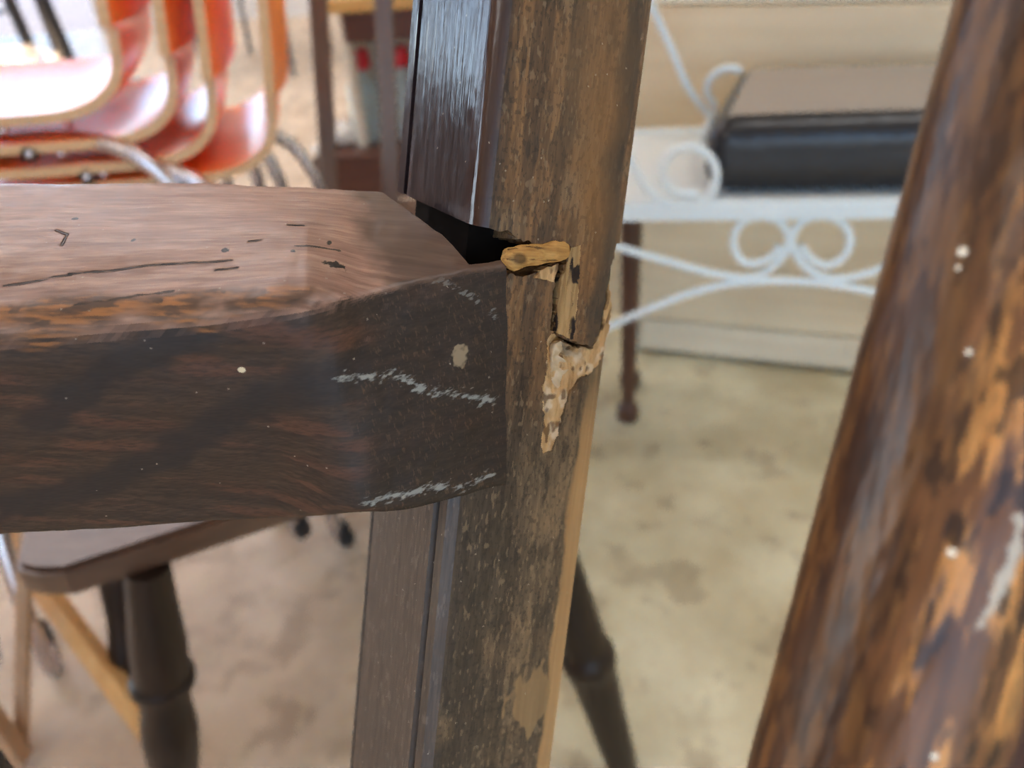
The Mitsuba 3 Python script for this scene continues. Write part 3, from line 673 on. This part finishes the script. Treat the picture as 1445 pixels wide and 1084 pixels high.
def shell_meshes():
    cols, rows = 17, len(PROFILE); th = .010
    tg = np.gradient(PROFILE, axis=0); tg /= np.linalg.norm(tg, axis=1, keepdims=True); nm = np.stack([tg[:, 1], -tg[:, 0]], 1)
    ww = np.linspace(-1, 1, cols)
    def sheet(off):
        out = np.zeros((rows, cols, 3))
        for i in range(rows):
            hw = half_width(i)
            bow = .018 * (1 if PROFILE[i, 1] > .06 else .3)
            for j, w in enumerate(ww):
                fz = PROFILE[i] + nm[i] * (off + 0) + np.array([-.0, 0]) - nm[i] * bow * (1 - w * w) * 1.0
                out[i, j] = (fz[0], w * hw, fz[1])
        return out
    Aq, Bq = sheet(th / 2), sheet(-th / 2)
    def grid(G, flip):
        v = G.reshape(-1, 3); f = []
        for i in range(rows - 1):
            for j in range(cols - 1):
                a, b, c, d = i * cols + j, i * cols + j + 1, (i + 1) * cols + j + 1, (i + 1) * cols + j
                f += [(a, b, c), (a, c, d)] if flip else [(a, c, b), (a, d, c)]
        return trimesh.Trimesh(v, f, process=False)
    faces = cat(grid(Aq, False), grid(Bq, True))
    loop = [(i, 0) for i in range(rows)] + [(rows - 1, j) for j in range(1, cols)] + [(i, cols - 1) for i in range(rows - 2, -1, -1)] + [(0, j) for j in range(cols - 2, 0, -1)]
    v, f = [], []; L = len(loop)
    for i, j in loop: v += [Aq[i, j], Bq[i, j]]
    for k_ in range(L):
        a, b = 2 * k_, 2 * ((k_ + 1) % L); f += [(a, a + 1, b + 1), (a, b + 1, b)]
    return faces, trimesh.Trimesh(np.array(v), f, process=False)
sh_faces, sh_edge = shell_meshes()
M0 = np.eye(4); M0[:3, 0], M0[:3, 1], M0[:3, 2] = fw, nr, [0, 0, 1]
RAIL = -.045
def frame_side(s, fz_foot):
    return spline([(foot_f + .42, s * .205, -ZB + LIFT), (.335, s * .165, RAIL - .06), (.28, s * .125, RAIL - .008), (.20, s * .105, RAIL), (.10, s * .100, RAIL + .004), (.04, s * .125, RAIL), (.0, s * .146, RAIL - .012), (-.028, s * .150, RAIL - .05), (-.045, s * .156, RAIL - .15), (fz_foot, s * FOOTN, -ZB + .004 + LIFT)], 50)
foot_f = float((Fr - CC) @ fw) - levels[0][0]
LBL = ['orange plywood stacking chair with the rightmost back in the stack, lowest of the four', 'orange plywood stacking chair with the second back from the right in the stack', 'orange plywood stacking chair just under the topmost one of the stack', 'topmost orange plywood stacking chair, bright glare across its seat']
for i, (f_, z_) in enumerate(levels):
    M = M0.copy(); M[:3, 3] = CC + fw * f_ + np.array([0, 0, z_])
    LIFT = (0, .012, .06, .08)[i]
    if True:
        fm = cat(tube(frame_side(1, foot_f), .0095), tube(frame_side(-1, foot_f), .0095), tube([(.10, -.142, RAIL), (.10, 0, RAIL - .005), (.10, .142, RAIL)], .008), tube([(.22, -.142, RAIL), (.22, 0, RAIL - .004), (.22, .142, RAIL)], .008))
        feet = []
        for s in (1, -1):
            fs = frame_side(s, foot_f)
            for e_, i_ in ((fs[0], fs[3]), (fs[-1], fs[-4])):
                e_ = np.array([e_[0], e_[1], -ZB + LIFT + .0145]); i_ = e_ + unit(i_ - e_) * .03
                feet.append(cat(lathe_along(i_, e_, [(0, .0118), (.15, .0135), (1, .0138)]), trimesh.creation.icosphere(2, .0138).apply_translation(e_)))
        studs = [trimesh.creation.icosphere(2, .0055).apply_translation((a, s * .122, -.022)) for s in (1, -1) for a in (.12,)]
    k = thing('stacking_chair', LBL[i], 'chair', 'orange stacking chairs')
    for nm_, me, mt, sm in (('shell', sh_faces, 'orange_laminate', 35), ('edge', sh_edge, 'ply_edge', 35), ('frame', fm, 'chrome', True)):
        m2 = me.copy(); m2.apply_transform(M)
        part(k, nm_, m2, mt, smooth=sm, label={'edge': 'bare plywood edge', 'frame': 'chrome tube frame'}.get(nm_))
    for ft in feet:
        m2 = ft.copy(); m2.apply_transform(M); part(k, 'rubber_foot', m2, 'rubber', smooth=40)
    for ft in studs:
        m2 = ft.copy(); m2.apply_transform(M); part(k, 'rivet', m2, 'chrome', smooth=True)

# ------------------------------------------------------------------ white scrolled bench with its cushion
ZR = .480
b0, b1 = at_z(885, 286, ZR), at_z(1275, 281, ZR)
be = unit(b1 - b0); bn = np.array([be[1], -be[0], 0]); bn = bn if bn[1] < 0 else -bn
BANG = math.atan2(be[1], be[0])
LEFT = b0 - be * .09; LEN = .61; DEP = .30
BN = thing('scroll_bench', 'white painted wrought metal telephone bench with scrollwork under its front rail', 'bench')
def bb(s0, s1, d0, d1, z0, z1, bev=.002):
    c = LEFT + be * (s0 + s1) / 2 - bn * (d0 + d1) / 2; c[2] = (z0 + z1) / 2
    return box(c, (s1 - s0, d1 - d0, z1 - z0), BANG, bev)
part(BN, 'seat_plate', bb(.004, LEN - .004, .006, DEP - .004, ZR - .010, ZR - .004), 'white_paint')
part(BN, 'front_rail', bb(0, LEN, 0, .016, ZR - .026, ZR), 'white_paint')
part(BN, 'back_rail', bb(0, LEN, DEP - .014, DEP, ZR - .024, ZR), 'white_paint')
part(BN, 'side_rail', bb(0, .014, .016, DEP - .014, ZR - .024, ZR), 'white_paint')
part(BN, 'side_rail', bb(LEN - .014, LEN, .016, DEP - .014, ZR - .024, ZR), 'white_paint')
for s_ in (.008, LEN - .008):
    for d_ in (.008, DEP - .008):
        q = LEFT + be * s_ - bn * d_
        part(BN, 'leg', tube([[q[0], q[1], ZR - .02], [q[0], q[1], .2], [q[0], q[1], .0005]], .0075), 'white_paint', smooth=True)
def scroll(px, d, r=.0054, n=70):
    return tube(spline([at_plane(x, y, b0 - bn * d, bn) for x, y in px], n), r, 12)
part(BN, 'scroll', scroll([(770, 308), (862, 345), (950, 371), (1030, 390), (1065, 390), (1095, 372), (1112, 345), (1107, 320), (1085, 307), (1058, 308), (1038, 326), (1036, 350), (1052, 371), (1078, 368), (1100, 346)], .008), 'white_paint', smooth=True)
part(BN, 'scroll', scroll([(1400, 330), (1300, 362), (1235, 382), (1185, 393), (1150, 386), (1126, 364), (1117, 338), (1130, 315), (1155, 305), (1183, 311), (1199, 334), (1192, 360), (1170, 374), (1146, 366), (1130, 346)], .008), 'white_paint', smooth=True)
part(BN, 'apron_arc', scroll([(740, 540), (790, 500), (860, 461), (930, 430), (1010, 404), (1100, 396), (1180, 402), (1250, 416), (1350, 445), (1420, 475)], .008), 'white_paint', smooth=True)
part(BN, 'arm_scroll', scroll([(800, 20), (850, 140), (885, 215), (907, 258), (936, 284), (968, 291), (997, 279), (1011, 250), (1001, 221), (972, 207), (945, 217), (934, 244), (945, 266), (964, 273), (986, 271)], .004), 'white_paint', smooth=True)
part(BN, 'arm_scroll', scroll([(850, -150), (900, -35), (925, 20), (950, 76), (974, 128), (992, 152), (1001, 165), (1000, 185)], .24), 'white_paint', smooth=True)
part(BN, 'arm_scroll', scroll([(1046, 101), (1020, 98), (1002, 112), (998, 132), (1008, 150), (1003, 168), (992, 195), (985, 215)], .24), 'white_paint', smooth=True)
cu = thing('bench_cushion', 'black vinyl box cushion lying on the white bench', 'cushion')
c0 = at_z(986, 279, ZR); s0_ = float((c0 - LEFT) @ be); ch = .090
def rounded_block(sx, sy, sz, r):
    sp_ = Manifold.sphere(r, 24)
    return Manifold.batch_hull([sp_.translate((x * (sx / 2 - r), y * (sy / 2 - r), z * (sz / 2 - r))) for x in (-1, 1) for y in (-1, 1) for z in (-1, 1)])
cm = rounded_block(LEN - s0_ - .01, DEP - .03, ch, .032).refine_to_length(.007)
ct = tm(cm); v = np.array(ct.vertices); v[:, 2] += np.where(v[:, 2] > 0, .008 * (1 - (v[:, 0] / .32) ** 2) * (1 - (v[:, 1] / .16) ** 2), 0)
hx, hy = (LEN - s0_ - .01) / 2, (DEP - .03) / 2
bk = at_z(1050, 106, ZR + ch); tgt = float((bk - LEFT) @ be) - (s0_ + hx)
wl = np.clip((hx - v[:, 0]) / (2 * hx), 0, 1) * np.clip((v[:, 1] + hy) / (2 * hy), 0, 1)
v[:, 0] += wl * (tgt + hx)
v[:, 1] -= .022 * np.clip((v[:, 0] + hx) / (2 * hx), 0, 1) * np.clip((v[:, 1] + hy) / (2 * hy), 0, 1)
ct = trimesh.Trimesh(v, ct.faces, process=False); ct.apply_transform(trimesh.transformations.rotation_matrix(BANG, [0, 0, 1]))
cc = LEFT + be * (s0_ + (LEN - s0_ - .01) / 2) - bn * (DEP / 2); ct.apply_translation([cc[0], cc[1], ZR + ch / 2])
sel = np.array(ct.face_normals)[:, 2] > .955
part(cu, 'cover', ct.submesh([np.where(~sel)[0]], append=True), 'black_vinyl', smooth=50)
part(cu, 'painted_sheen', ct.submesh([np.where(sel)[0]], append=True), 'vinyl_top_sheen', smooth=50, label='cushion top with the wall reflection painted in as grey')

# brown stool under the bench
SF = at_z(886, 592, 0)
SK = thing('brown_stool', 'low dark brown wooden stool with tapered club-footed legs under the white bench', 'stool')
lp = turned([(0, .017), (.05, .0165), (.5, .014), (.86, .011), (.905, .0105), (.93, .019), (.96, .020), (.99, .018), (1, .012)], 60)
for dx, dy in ((0, 0), (-.26, .03), (.02, .2), (-.24, .23)):
    q = SF + np.array([dx, dy * .5, 0])
    part(SK, 'leg', lathe_along([q[0] - .006, q[1], .40], [q[0], q[1], .0005], lp, 16), 'stool_wood', smooth=40)
part(SK, 'top', box((SF[0] - .125, SF[1] + .055, .408), (.31, .17, .022), bev=.006), 'stool_wood')

# ------------------------------------------------------------------ slat-back chair, shelf and bottles beyond
SL = thing('slat_back_chair', 'brown slat-back wooden chair standing before the shelf of bottles', 'chair')
for (xa, xb) in (((447, -30), (467, 280)), ((540, -30), (553, 280))):
    p, q = at_y(*xa, 1.27), at_y(*xb, 1.22)
    a_ = unit(p - q)
    part(SL, 'slat', bar(q - a_ * .02, p + a_ * .22, .027, .014, up=(0, 1, 0)), 'slat_wood')
q0, q1 = at_y(467, 280, 1.22), at_y(553, 280, 1.22); mid = (q0 + q1) / 2; zt = mid[2]
part(SL, 'seat', box((mid[0] + .02, 1.06, zt - .03), (.38, .38, .03), bev=.006), 'slat_wood')
for dx in (-.15, .19):
    for dy in (-.15, .15):
        part(SL, 'leg', lathe_along((mid[0] + dx, 1.06 + dy, zt - .03), (mid[0] + dx * 1.1, 1.06 + dy * 1.1, .0005), turned([(0, .016), (.4, .018), (1, .012)]), 14), 'slat_wood')
part(SL, 'top_rail', box((mid[0] + .06, 1.33, zt + .50), (.34, .02, .06), bev=.006), 'slat_wood')
SY = 1.5
SH = thing('shelf_unit', 'low dark brown shelf unit with a pale wooden top, bottles on its lower board', 'shelf')
sl_ = at_y(441, 224, SY); slb = at_y(441, 268, SY); stp = at_y(480, 17, SY + .02); stb = at_y(480, 62, SY + .02)
x0, x1 = sl_[0], sl_[0] + .50
def sb(xa, xb, ya, yb, za, zb, bev=.003): return box(((xa + xb) / 2, (ya + yb) / 2, (za + zb) / 2), (xb - xa, yb - ya, zb - za), bev=bev)
part(SH, 'apron', sb(x0, x1, SY, SY + .02, slb[2] - .03, sl_[2]), 'shelf_wood')
part(SH, 'shelf_board', sb(x0, x1, SY + .02, SY + .26, sl_[2] - .02, sl_[2]), 'shelf_wood')
xa = stp[0]
part(SH, 'upper_apron', sb(xa, x1, SY + .02, SY + .04, stb[2], stp[2]), 'shelf_wood')
part(SH, 'top', sb(xa - .02, x1, SY, SY + .28, stp[2], stp[2] + .022), 'shelf_top_wood', label='pale wooden top')
part(SH, 'upright', sb(xa - .012, xa + .006, SY + .04, SY + .26, sl_[2], stp[2]), 'pale_wood', label='pale upright')
part(SH, 'back_panel', sb(xa, x1, SY + .26, SY + .27, sl_[2], stp[2]), 'pale_wood')
part(SH, 'knob', trimesh.creation.icosphere(3, .011).apply_translation(at_y(447, 214, SY) + [0, .01, 0]), 'white_plastic', smooth=True, label='small white knob')
for q in ((x0 + .02, SY + .02), (x1 - .02, SY + .02), (x0 + .02, SY + .24), (x1 - .02, SY + .24)):
    part(SH, 'leg', box((q[0], q[1], (sl_[2] - .02) / 2 + .0003), (.035, .035, sl_[2] - .02), bev=.003), 'shelf_wood')
BL = ['clear bottle with a red cap, leftmost on the shelf, between the two chair slats', 'clear bottle with a red cap beside the right-hand chair slat', 'clear bottle with a red cap behind the broken post']
for i, px in enumerate((515, 570, 622)):
    b = at_z(px, 205, sl_[2]); b[1] = SY + .10; b[0] = at_y(px, 150, b[1])[0]; b[2] = sl_[2]
    k = thing('bottle', BL[i], 'bottle', 'bottles on the shelf')
    hb = at_y(515, 68, b[1])[2] - sl_[2]
    body = [(0, .028), (.01, .031), (.5, .031), (.62, .029), (.74, .016), (.80, .0135), (.83, .0135)]
    part(k, 'body', lathe_along(b, b + [0, 0, hb], turned(body, 40), 28), 'pvc_clear', smooth=40)
    part(k, 'cap', lathe_along(b + [0, 0, hb * .80], b + [0, 0, hb], [(0, .022), (.1, .024), (.9, .022), (1, .018)], 24), 'red_cap', smooth=40, label='red cap')
b = at_y(484, 196, SY + .07)
bag = trimesh.creation.icosphere(4, .026); v = np.array(bag.vertices); v *= [1.0, .8, .9]; v += np.array(bag.vertex_normals) * ((meshkit.fbm(v * 60 + 3) - .5) * .03)[:, None]
bag = trimesh.Trimesh(v, bag.faces, process=False); bag.apply_translation([b[0], b[1], sl_[2] - v[:, 2].min()])
solo('crumpled_bag', 'small crumpled white plastic bag at the left end of the shelf', 'bag', bag, 'white_plastic', smooth=25)

# ------------------------------------------------------------------ far furniture against the light
def plain_chair(x, y, rz, label, m):
    k = thing('wooden_chair', label, 'chair')
    R = trimesh.transformations.rotation_matrix(rz, [0, 0, 1]); R[:3, 3] = (x, y, 0)
    def add(nm, me):
        me = me.copy(); me.apply_transform(R); part(k, nm, me, m)
    add('seat', box((0, 0, .44), (.40, .40, .03), bev=.006))
    for sx in (-1, 1):
        add('leg', bar((sx * .17, -.17, .43), (sx * .20, -.22, .0005), .055, .055))
        add('leg', bar((sx * .17, .17, .90), (sx * .18, .22, .0005), .055, .055))
    add('stretcher', bar((-.17, -.17, .2), (-.17, .17, .2), .02, .02)); add('stretcher', bar((.17, -.17, .2), (.17, .17, .2), .02, .02))
    add('top_rail', box((0, .17, .84), (.34, .02, .10), bev=.005)); add('back_rail', box((0, .17, .62), (.34, .018, .06), bev=.005))
g = at_z(95, 40, 0)
plain_chair(-2.62, 4.75, .5, 'dark wooden chair standing in the light of the far doorway', 'black_metal')
plain_chair(-3.12, 5.15, -.4, 'dark wooden chair furthest to the left, against the bright doorway', 'black_metal')
TB = thing('metal_table', 'grey table on thin metal legs standing on the far floor', 'table')
tc_ = at_z(415, 108, 0)
for dx, dy in ((0, 0), (-.45, .1), (.1, .5), (-.35, .6)):
    part(TB, 'leg', tube([(tc_[0] + dx + .02, tc_[1] + dy, .70), (tc_[0] + dx + .01, tc_[1] + dy, .3), (tc_[0] + dx, tc_[1] + dy, .0005)], .012), 'grey_metal', smooth=True)
part(TB, 'top', box((tc_[0] - .16, tc_[1] + .3, .715), (.75, .75, .03), bev=.005), 'grey_metal')
